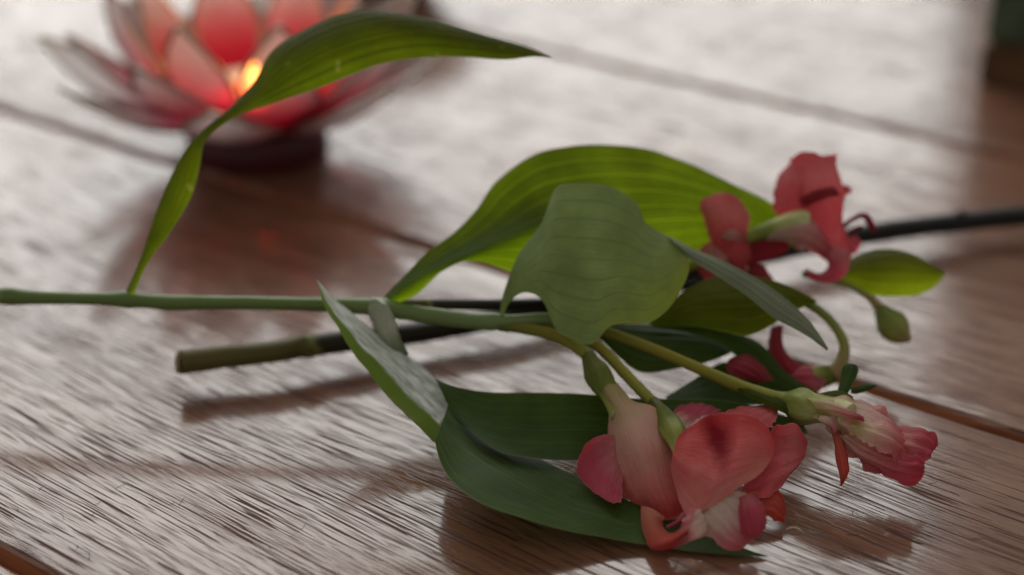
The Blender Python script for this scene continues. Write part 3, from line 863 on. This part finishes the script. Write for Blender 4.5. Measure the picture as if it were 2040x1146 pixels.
petal([[(1740, 830, 335), (1750, 855, 331), (1770, 885, 329)],
       [(1780, 846, 334.5), (1785, 876, 330), (1795, 905, 328)],
       [(1812, 852, 334), (1816, 885, 328), (1816, 920, 326)],
       [(1845, 858, 333), (1846, 885, 329), (1838, 920, 326)],
       [(1868, 876, 331), (1862, 896, 328), (1850, 915, 326.5)],
       [(1871, 888, 330), (1866, 898, 328.5), (1858, 908, 327.5)]], 'p_budpink', f3, 0.2, (1.0, 130), seed=16, ripple=(3, .4), edge=1.2, nu=40, nv=50)
petal([[(1690, 826, 332), (1696, 846, 327), (1690, 866, 326)],
       [(1735, 838, 330), (1742, 862, 324), (1730, 886, 323)],
       [(1772, 852, 329), (1782, 878, 322.5), (1768, 905, 322)],
       [(1795, 872, 329), (1800, 896, 322), (1788, 922, 322)]], 'p_bud', f3, 0.2, (1.0, 140), seed=17, ripple=(3, .5), edge=1.3)
petal([[(1615, 788, 338), (1625, 796, 336), (1632, 806, 334)],
       [(1665, 792, 338), (1672, 806, 334), (1676, 820, 331)],
       [(1715, 803, 337.5), (1722, 822, 332), (1722, 840, 328)],
       [(1760, 822, 336), (1764, 842, 331), (1760, 856, 327)],
       [(1790, 850, 334), (1790, 858, 331), (1786, 866, 328)]], 'p_budpale', f3, 0.2, (0.7, 120), seed=31, ripple=(3, .3), edge=.8)
petal([[(1655, 840, 333), (1663, 850, 331), (1668, 845, 332)],
       [(1662, 880, 329), (1672, 890, 326), (1682, 885, 328)],
       [(1668, 920, 326), (1680, 925, 323), (1688, 920, 325)],
       [(1676, 955, 323), (1682, 950, 321), (1688, 942, 323)],
       [(1674, 968, 322.5), (1675, 969, 322), (1676, 966, 322)]], 'p_orange', f3, 0.3, (0.4, 80), seed=18)
# green tipped outer sepals
petal([[(1600, 796, 336), (1620, 805, 331), (1640, 822, 331)], [(1640, 800, 334), (1660, 812, 328), (1672, 832, 328)], [(1680, 812, 331), (1695, 824, 325), (1700, 838, 326)], [(1718, 828, 328), (1722, 834, 325), (1722, 840, 325)]], 'p_bud', f3, 0.4, (0.5, 90), seed=19)
petal([[(1610, 822, 334), (1625, 832, 331), (1645, 830, 331)], [(1640, 832, 332), (1650, 840, 328), (1662, 836, 329)], [(1655, 848, 330), (1660, 850, 328), (1668, 848, 329)], [(1660, 868, 328), (1661, 869, 328), (1662, 867, 328)]], 'p_bud', f3, 0.3, (0.4, 90), seed=20)
# bracts on that stalk
def bract(rows, mat, seed):
    return MB().patch(rows, 16, 26, bulge=0.8, ripple=(3, .1), crumple=(.3, 80), seed=seed).build("bract", M[mat], A)
bract([[(1452, 758, 348), (1456, 768, 347)], [(1500, 775, 344), (1492, 792, 342)], [(1560, 798, 339), (1548, 818, 337)], [(1600, 812, 336), (1590, 834, 335)], [(1640, 822, 334), (1632, 832, 333)]], 'leaf_small', 1)
bract([[(1600, 792, 340), (1605, 800, 338)], [(1640, 783, 340), (1640, 802, 336)], [(1675, 780, 340), (1678, 800, 336)], [(1698, 790, 338), (1700, 800, 336)]], 'leaf_small', 2)
bract([[(1668, 782, 343), (1690, 784, 342)], [(1674, 755, 345), (1700, 762, 343)], [(1682, 728, 347), (1710, 735, 345)], [(1690, 724, 347), (1706, 726, 346)]], 'leaf_dark', 3)
bract([[(1690, 775, 345), (1695, 785, 343)], [(1715, 768, 347), (1715, 784, 344)], [(1745, 766, 347), (1748, 770, 346)]], 'leaf_dark', 4)

# ---- hidden deep red flower behind the stalks
f4 = flower("flower", MB().tube([(1660, 745, 377, 2.2), (1640, 750, 376, 2.8), (1615, 752, 375, 2.6)], n=20, m=16, rib=(6, .08)), M['ovary'])
petal([[(1535, 655, 386), (1550, 650, 385), (1560, 648, 386)], [(1532, 690, 383), (1545, 690, 380), (1562, 695, 383)], [(1538, 725, 379), (1560, 725, 376), (1585, 720, 379)], [(1565, 760, 376), (1585, 755, 373), (1605, 745, 376)]], 'p_deep', f4, 0.8, seed=21)
petal([[(1655, 742, 377), (1640, 765, 373), (1630, 782, 371)], [(1620, 728, 378), (1610, 755, 371), (1600, 783, 369)], [(1580, 735, 377), (1575, 755, 372), (1570, 778, 370)], [(1560, 750, 376), (1558, 758, 374), (1556, 768, 373)]], 'p_rose', f4, 1.2, seed=22)
petal([[(1540, 760, 358), (1520, 762, 356), (1510, 758, 357)], [(1515, 725, 363), (1500, 745, 358), (1480, 755, 357)], [(1480, 708, 366), (1470, 730, 361), (1455, 745, 359)], [(1455, 715, 367), (1450, 722, 365), (1446, 732, 363)]], 'p_deep', f4, 0.8, seed=23)

# ---- upper flower
f5 = flower("flower", MB().tube([(1490, 473, 401, 1.6), (1520, 462, 400, 1.9), (1550, 453, 400, 2.4), (1580, 446, 399, 3.2), (1605, 448, 399, 4.2)], n=30, m=20, cap=False), M['neck'])
petal([[(1610, 480, 398), (1640, 492, 394), (1670, 500, 395), (1698, 506, 400)],
       [(1592, 440, 398), (1630, 442, 392), (1660, 445, 393), (1686, 455, 400)],
       [(1588, 395, 399), (1630, 388, 393), (1655, 390, 394), (1678, 405, 401)],
       [(1592, 350, 401), (1630, 340, 396), (1652, 338, 397), (1671, 345, 402)],
       [(1570, 318, 405), (1602, 303, 402), (1642, 312, 401), (1666, 306, 405)]], 'p_red', f5, 0.5, (0.9, 55), wave=(.6, 2), seed=24, nu=30, nv=36)
petal([[(1585, 442, 402), (1595, 445, 400), (1604, 440, 400)], [(1548, 425, 404), (1575, 420, 400), (1605, 425, 400)], [(1542, 388, 406), (1575, 385, 402), (1608, 390, 401)], [(1556, 345, 408), (1580, 348, 405), (1604, 345, 403)], [(1580, 322, 408), (1590, 325, 407), (1600, 325, 405)]], 'p_red', f5, 1.0, (0.7, 55), seed=25)
petal([[(1520, 452, 400), (1530, 470, 398), (1525, 478, 400)], [(1570, 436, 399), (1580, 458, 394), (1575, 482, 397)], [(1605, 420, 398), (1620, 465, 391), (1612, 498, 395)], [(1625, 450, 396), (1645, 490, 390), (1640, 515, 394)], [(1650, 490, 394), (1665, 508, 391), (1660, 522, 394)]], 'p_pink', f5, 0.5, (0.5, 70), seed=26)
petal([[(1622, 492, 395), (1660, 495, 392), (1695, 500, 397)], [(1645, 515, 394), (1668, 515, 389), (1694, 525, 395)], [(1652, 530, 393), (1668, 538, 388), (1682, 548, 393)], [(1632, 545, 391), (1640, 555, 388), (1650, 563, 391)], [(1606, 533, 391), (1608, 545, 389), (1616, 555, 391)]], 'p_rose', f5, 0.6, (0.4, 70), seed=27)
petal([[(1455, 545, 397), (1470, 548, 395), (1488, 545, 397)], [(1430, 500, 398), (1460, 502, 394), (1491, 512, 398)], [(1408, 452, 400), (1450, 458, 394), (1490, 476, 399)], [(1395, 416, 402), (1440, 422, 396), (1487, 438, 401)], [(1408, 396, 404), (1448, 388, 400), (1480, 400, 403)]], 'p_red', f5, 0.8, (0.9, 60), wave=(.8, 2), seed=28)
petal([[(1480, 520, 400), (1490, 535, 398), (1495, 550, 400)], [(1445, 485, 401), (1460, 515, 397), (1478, 548, 399)], [(1412, 485, 401), (1420, 520, 397), (1435, 556, 399)], [(1382, 508, 400), (1390, 535, 398), (1405, 563, 400)]], 'p_pink', f5, 0.8, seed=29)
petal([[(1484, 465, 403), (1487, 500, 401), (1490, 542, 401)], [(1530, 462, 403), (1528, 490, 401), (1522, 522, 401)], [(1575, 478, 402), (1572, 488, 401), (1568, 502, 401)]], 'p_deep', f5, 0.8, seed=30)
petal([[(1475, 540, 400), (1472, 550, 399), (1468, 562, 399)], [(1518, 530, 400), (1514, 548, 397), (1508, 566, 398)], [(1548, 576, 398), (1545, 580, 397), (1540, 586, 397)]], 'p_deep', f5, 0.6, seed=31)
petal([[(1592, 398, 396), (1598, 406, 394), (1606, 412, 394)], [(1622, 380, 391.5), (1630, 388, 390.5), (1638, 398, 391)], [(1662, 374, 392.5), (1668, 380, 392), (1674, 388, 394)]], 'p_deep', f5, 0.2, seed=34, edge=.2)
petal([[(1428, 462, 396), (1436, 474, 394), (1440, 486, 396)], [(1456, 452, 393), (1464, 468, 391), (1468, 482, 393)], [(1486, 468, 396), (1488, 476, 394), (1490, 486, 396)]], 'p_pink', f5, 0.2, seed=35, edge=.2)
petal([[(1604, 474, 397), (1606, 490, 394), (1600, 500, 395)], [(1580, 470, 399), (1585, 485, 397), (1582, 495, 398)]], 'p_pale', f5, 0.2, seed=36, edge=.2)
petal([[(1668, 372, 404), (1670, 382, 403), (1676, 395, 403)], [(1685, 370, 405), (1688, 378, 404), (1688, 388, 404)], [(1697, 378, 405), (1697, 380, 405), (1696, 383, 405)]], 'p_red', f5, 0.3, seed=32)
petal([[(1690, 480, 401), (1692, 495, 400), (1690, 510, 401)], [(1705, 470, 402), (1710, 485, 400), (1706, 502, 401)], [(1716, 478, 402), (1717, 484, 401), (1714, 490, 402)]], 'p_rose', f5, 0.3, seed=33)
for k, pts in enumerate([[(1680, 450, 401, .6), (1700, 436, 402, .6), (1722, 430, 403, .8), (1736, 448, 403, .9), (1742, 462, 403, .7)], [(1684, 470, 401, .5), (1700, 458, 402, .5), (1716, 452, 403, .6)]]):
    MB().tube(pts, n=24, m=8).build("stamen", M['p_deep'], f5)

# small leaf and closed bud beyond it
L9 = [((1655, 552), (1662, 560), 402, 400), ((1682, 524), (1695, 566), 404, 399), ((1720, 503), (1735, 587), 406, 398), ((1770, 496), (1785, 592), 407, 398), ((1825, 510), (1835, 586), 407, 400), ((1860, 530), (1868, 566), 406, 402), ((1882, 543), (1882, 547), 405, 404)]
MB().patch([[(*a, da), (*b, db)] for a, b, da, db in L9], 26, 50, bulge=3, ripple=(5, 0.12), crumple=(.3, 50), seed=11).build("leaf", M['leaf_small'], A)
ped([(1600, 545, 398, .9), (1650, 556, 400, 1.0), (1700, 572, 400, 1.0), (1735, 595, 399, 1.1), (1755, 618, 397, 1.5)], 'bud')
MB().tube([(1752, 612, 398, 1.4), (1762, 628, 396, 2.6), (1774, 643, 395, 3.7), (1786, 657, 394, 3.6), (1798, 668, 393, 2.6), (1810, 677, 392, 0.9), (1813, 680, 392, 0.3)], n=30, m=20, rib=(6, .07)).build("bud", M['bud'], A)

# ------------------------------------------------------------------ the dark cut stem lying underneath
SPRIG[0] = 1.0
B = empty("cut_stem", tuple(G(620, 740)), "dark brown bare flower stem with a pale cut end, lying beneath the leaves", "stem")
mb = MB()
mb.tube([(360, 722, 369, 3.13), (420, 714, 371, 2.96), (560, 698, 374, 2.85), (600, 690, 376, 2.96), (612, 689, 376, 3.31), (628, 688, 377, 2.91), (700, 678, 380, 2.85), (830, 663, 385, 2.79), (1000, 632, 392, 2.74),
         (1200, 580, 404, 2.74), (1400, 535, 416, 2.68), (1560, 500, 424, 2.62), (1740, 464, 434, 3.08), (1900, 444, 441, 2.96), (2040, 430, 446, 2.96), (2200, 420, 452, 2.85)], n=120, m=18, lump=0.07)
mb.build("stem", M['stem_dark'], B)
mb = MB()
mb.tube([(353, 722, 369, 2.75), (357, 722, 369, 3.0), (361, 722, 369, 3.0)], n=6, m=18, lump=0.15)
mb.build("cut_end", M['cut'], B)
for k, (x, y, d) in enumerate([(1688, 468, 432), (1800, 452, 436), (1905, 432, 441)]):
    MB().tube([(x, y + 4, d, 1.6), (x + 8, y - 6, d - 1, 1.3), (x + 16, y - 10, d - 1, .4)], n=10, m=10, lump=.1).build("node_scale", M['stem_dark'], B)

# ------------------------------------------------------------------ lotus candle holder
def shell_material(outer=False):
    T = NT("capiz_shell_clear" if outer else "capiz_shell_pink")
    tc, u, v = T.uvs()
    n = T.noise(tc.outputs["Object"], 55.0, 4.0, 0.6)
    vv = T.math('ADD', v, T.math('MULTIPLY', T.math('SUBTRACT', n, 0.5), 0.2), clamp=True)
    if outer:
        c = T.ramp(vv, [(0.0, (0.50, 0.02, 0.08)), (0.16, (0.58, 0.10, 0.17)), (0.36, (0.66, 0.48, 0.49)), (0.6, (0.68, 0.63, 0.61)), (1.0, (0.68, 0.65, 0.63))])
    else:
        c = T.ramp(vv, [(0.0, (0.46, 0.006, 0.045)), (0.28, (0.55, 0.015, 0.085)), (0.50, (0.60, 0.16, 0.22)), (0.74, (0.62, 0.46, 0.45)), (1.0, (0.64, 0.60, 0.57))])
    nrm = T.bump(n, 0.3, 0.001)
    rf = T.n("ShaderNodeBsdfRefraction", distribution='GGX')
    rf.inputs["Roughness"].default_value = 0.42
    rf.inputs["IOR"].default_value = 1.04
    T.l(c, rf.inputs["Color"])
    sh = T.mixsh(0.42, T.princ(c, 0.25, 0.6, nrm), T.translucent(c, nrm))
    return T.done(T.mixsh(0.42, sh, rf.outputs[0]))
M['shell'] = shell_material()
M['shell_clear'] = shell_material(True)
M['rim'] = plain("rim_dull_brass", (0.30, 0.25, 0.20), 0.42, 0.5, 0.8)
M['drum'] = plain("base_dark_wood", (0.075, 0.010, 0.012), 0.45, 0.4)
M['tin'] = plain("tealight_tin", (0.7, 0.7, 0.68), 0.3, 0.5, 1.0)
M['wax'] = plain("tealight_wax", (0.75, 0.30, 0.22), 0.45, 0.4)
M['wick'] = plain("wick_black", (0.02, 0.02, 0.02), 0.9, 0.1)

front = G(492, 352)
HC = np.array([front[0], front[1] + 0.0245, 0.0])
LIFT = 0.002              # height of the foot under the cup
H = empty("lotus_candle_holder", tuple(HC), "lotus shaped candle holder of pink shell petals with metal rims, on the table", "candle holder")
MB().lathe([(0.0001, 0.0), (0.0235, 0.0), (0.0245, 0.0012), (0.0240, 0.005), (0.0245, 0.0105), (0.022, 0.0120), (0.0215, 0.0128), (0.0001, 0.0130)], HC).build("base", M['drum'], H)
MB().lathe([(0.0001, 0.0115), (0.021, 0.0115), (0.0235, 0.0135), (0.0245, 0.0170), (0.0238, 0.0170), (0.0222, 0.0145), (0.0001, 0.0136)], HC + np.array([0, 0, LIFT])).build("cup", M['shell'], H)

def lotus_petal(length, width, r0, z0, tilt0, tilt1, az, seed, mat='shell'):
    """petal leaving the cup at radius r0, leaning tilt (degrees from vertical) tilt0 at its foot to tilt1 at its tip"""
    nv, nu = 26, 15
    prof = [(r0, z0 + LIFT)]
    for j in range(1, nv):
        t = math.radians(tilt0 + (tilt1 - tilt0) * j / (nv - 1))
        s = length / (nv - 1)
        prof.append((prof[-1][0] + s * math.sin(t), prof[-1][1] + s * math.cos(t)))
    g = np.zeros((nv, nu, 3))
    e1 = np.array([math.cos(az), math.sin(az), 0]); e2 = np.array([-math.sin(az), math.cos(az), 0])
    for j, (r, z) in enumerate(prof):
        v = j / (nv - 1)
        if v < 0.5:
            w = width * (0.42 + 0.58 * math.sin(v / 0.5 * math.pi / 2))
        else:
            w = width * (1 - ((v - 0.5) / 0.5) ** 1.7)
        t = math.radians(tilt0 + (tilt1 - tilt0) * v)
        for i in range(nu):
            u = 2 * i / (nu - 1) - 1
            cup = 0.0035 * (1 - u * u) * (w / width)
            g[j, i] = HC + e1 * (r + cup * math.cos(t)) + e2 * (u * w / 2) + np.array([0, 0, z - cup * math.sin(t)])
    uv = np.stack([np.linspace(0, 1, nu)[None, :].repeat(nv, 0), np.linspace(0, 1, nv)[:, None].repeat(nu, 1)], -1)
    m = MB(); m.grid(g, uv)
    p = m.build("petal", M[mat], H)
    loop = [tuple(g[j, 0]) + (0.75,) for j in range(nv)] + [tuple(g[j, -1]) + (0.75,) for j in range(nv - 2, -1, -1)]
    r = MB().tube(loop, n=70, m=6, raw=True).build("rim", M['rim'], p)
    return p

for k in range(8):
    a = 2 * math.pi * k / 8
    lotus_petal(0.056, 0.030, 0.0205, 0.0125, 74, 52, a + math.radians(0), k, 'shell_clear')
for k in range(8):
    a = 2 * math.pi * k / 8
    lotus_petal(0.050, 0.028, 0.0200, 0.0132, 58, 42, a + math.radians(20), k)
for k in range(8):
    a = 2 * math.pi * k / 8
    lotus_petal(0.045, 0.023, 0.0195, 0.0140, 36, 20, a + math.radians(24), k)

TL = empty("tealight", (HC[0], HC[1], 0.0136 + LIFT), "lit tealight glowing orange inside the lotus holder", "candle")
MB().lathe([(0.0001, 0.0), (0.0165, 0.0), (0.0168, 0.001), (0.0168, 0.008), (0.0163, 0.008), (0.0163, 0.0015), (0.0001, 0.001)], (HC[0], HC[1], 0.0137 + LIFT)).build("tin", M['tin'], TL)
MB().lathe([(0.0001, 0.0), (0.0160, 0.0), (0.0161, 0.0020), (0.012, 0.0022), (0.0001, 0.0016)], (HC[0], HC[1], 0.0150 + LIFT)).build("wax", M['wax'], TL)
MB().tube([(HC[0], HC[1], 0.0160 + LIFT, .5), (HC[0] + .0004, HC[1], 0.0172 + LIFT, .5), (HC[0] + .001, HC[1], 0.0185 + LIFT, .4)], n=8, m=8, raw=True).build("wick", M['wick'], TL)
T = NT("flame_glow")
em = T.n("ShaderNodeEmission")
_, u_, v_ = T.uvs()
T.l(T.ramp(v_, [(0.0, (1.0, 0.25, 0.03)), (0.35, (1.0, 0.50, 0.09)), (0.8, (1.0, 0.42, 0.06)), (1.0, (1.0, 0.22, 0.02))]), em.inputs[0])
em.inputs[1].default_value = 24.0
M['flame'] = T.done(em.outputs[0])
MB().lathe([(0.0002, 0.0), (0.0024, 0.0012), (0.0034, 0.0036), (0.0030, 0.006), (0.0019, 0.0088), (0.0008, 0.011), (0.0001, 0.013)], (HC[0] + 0.001, HC[1], 0.0172 + LIFT), 20).build("flame", M['flame'], TL)
fl = bpy.data.lights.new("tealight_glow", 'POINT')
fl.energy = 0.036
fl.color = (1.0, 0.34, 0.07)
fl.shadow_soft_size = 0.002
fo = bpy.data.objects.new("tealight_glow", fl)
fo.location = (HC[0] + 0.001, HC[1], 0.0355 + LIFT)
COL.objects.link(fo)

# ------------------------------------------------------------------ things at the far end of the table
def box(mb, c, s, rz=0.0, bev=0.002):
    bm = bmesh.new()
    bmesh.ops.create_cube(bm, size=1.0)
    for v in bm.verts:
        v.co = Vector((v.co.x * s[0], v.co.y * s[1], v.co.z * s[2]))
    bmesh.ops.bevel(bm, geom=list(bm.edges), offset=bev, segments=2, affect='EDGES')
    b = len(mb.v)
    ca, sa = math.cos(rz), math.sin(rz)
    bm.verts.index_update()
    for v in bm.verts:
        mb.v.append((c[0] + v.co.x * ca - v.co.y * sa, c[1] + v.co.x * sa + v.co.y * ca, c[2] + v.co.z))
    for f in bm.faces:
        mb.f.append(tuple(b + v.index for v in f.verts))
        mb.uv.append(tuple((0.5, 0.5) for _ in f.verts))
        mb.mi.append(mb.cur)
    bm.free()
    return mb

M['green_tin'] = plain("box_green_paint", (0.060, 0.085, 0.045), 0.45, 0.4, var=0.45, scale=40)
M['brown_tin'] = plain("box_brown_wood", (0.115, 0.055, 0.022), 0.6, 0.3, var=0.3)
M['tan_wood'] = plain("bowl_tan_wood", (0.20, 0.10, 0.055), 0.55, 0.35, var=0.25)
bxp = G(1968, 190)
BX = empty("planter_box", (bxp[0] + 0.06, bxp[1] + 0.05, 0), "dark green box with a brown wooden foot at the far end of the table", "box")
box(MB(), (bxp[0] + 0.071, bxp[1] + 0.040, 0.0085), (0.12, 0.10, 0.017), -0.30).build("foot", M['brown_tin'], BX, smooth=False)
box(MB(), (bxp[0] + 0.071, bxp[1] + 0.040, 0.0575), (0.119, 0.099, 0.081), -0.30).build("body", M['green_tin'], BX, smooth=False)

bw = G(735, 6)
BO = MB().lathe([(0.0001, 0.0), (0.024, 0.0), (0.026, 0.003), (0.030, 0.012), (0.040, 0.024), (0.046, 0.036), (0.0445, 0.036), (0.038, 0.025), (0.026, 0.012), (0.0001, 0.009)], (bw[0], bw[1] + 0.027, 0)).build("wooden_bowl", M['tan_wood'])
tag(BO, "small tan wooden bowl standing behind the lotus candle holder", "bowl")

# a crumb and a curl of dry fibre on the wood
M['fibre'] = plain("dry_fibre", (0.55, 0.45, 0.30), 0.8, 0.2)
c1 = G(1580, 1054)
o = MB().tube([tuple(G(1566, 1056, .4)) + (.16,), tuple(G(1576, 1051, .9)) + (.2,), tuple(G(1588, 1053, .9)) + (.2,), tuple(G(1598, 1060, .4)) + (.12,)], n=16, m=8, raw=True).build("dry_fibre", M['fibre'])
tag(o, "tiny curled pale fibre on the wood beside the pair of flowers", "fibre")

random.seed(21)
hr = MB()
for k in range(26):
    x, y = random.choice([(random.uniform(20, 420), random.uniform(960, 1130)), (random.uniform(1650, 2000), random.uniform(900, 1120)), (random.uniform(300, 900), random.uniform(850, 1120))])
    a = random.uniform(0, 6.3)
    l = random.uniform(4, 16)
    hr.tube([tuple(G(x - l * math.cos(a), y - l * math.sin(a) * .6, .08)) + (.035,), tuple(G(x + random.uniform(-3, 3), y + random.uniform(-3, 3), .16)) + (.04,), tuple(G(x + l * math.cos(a), y + l * math.sin(a) * .6, .08)) + (.03,)], n=7, m=5, raw=True)
o = hr.build("lint", M['wick'])
tag(o, "fine dark lint scattered over the bare planks", "lint", kind="stuff")
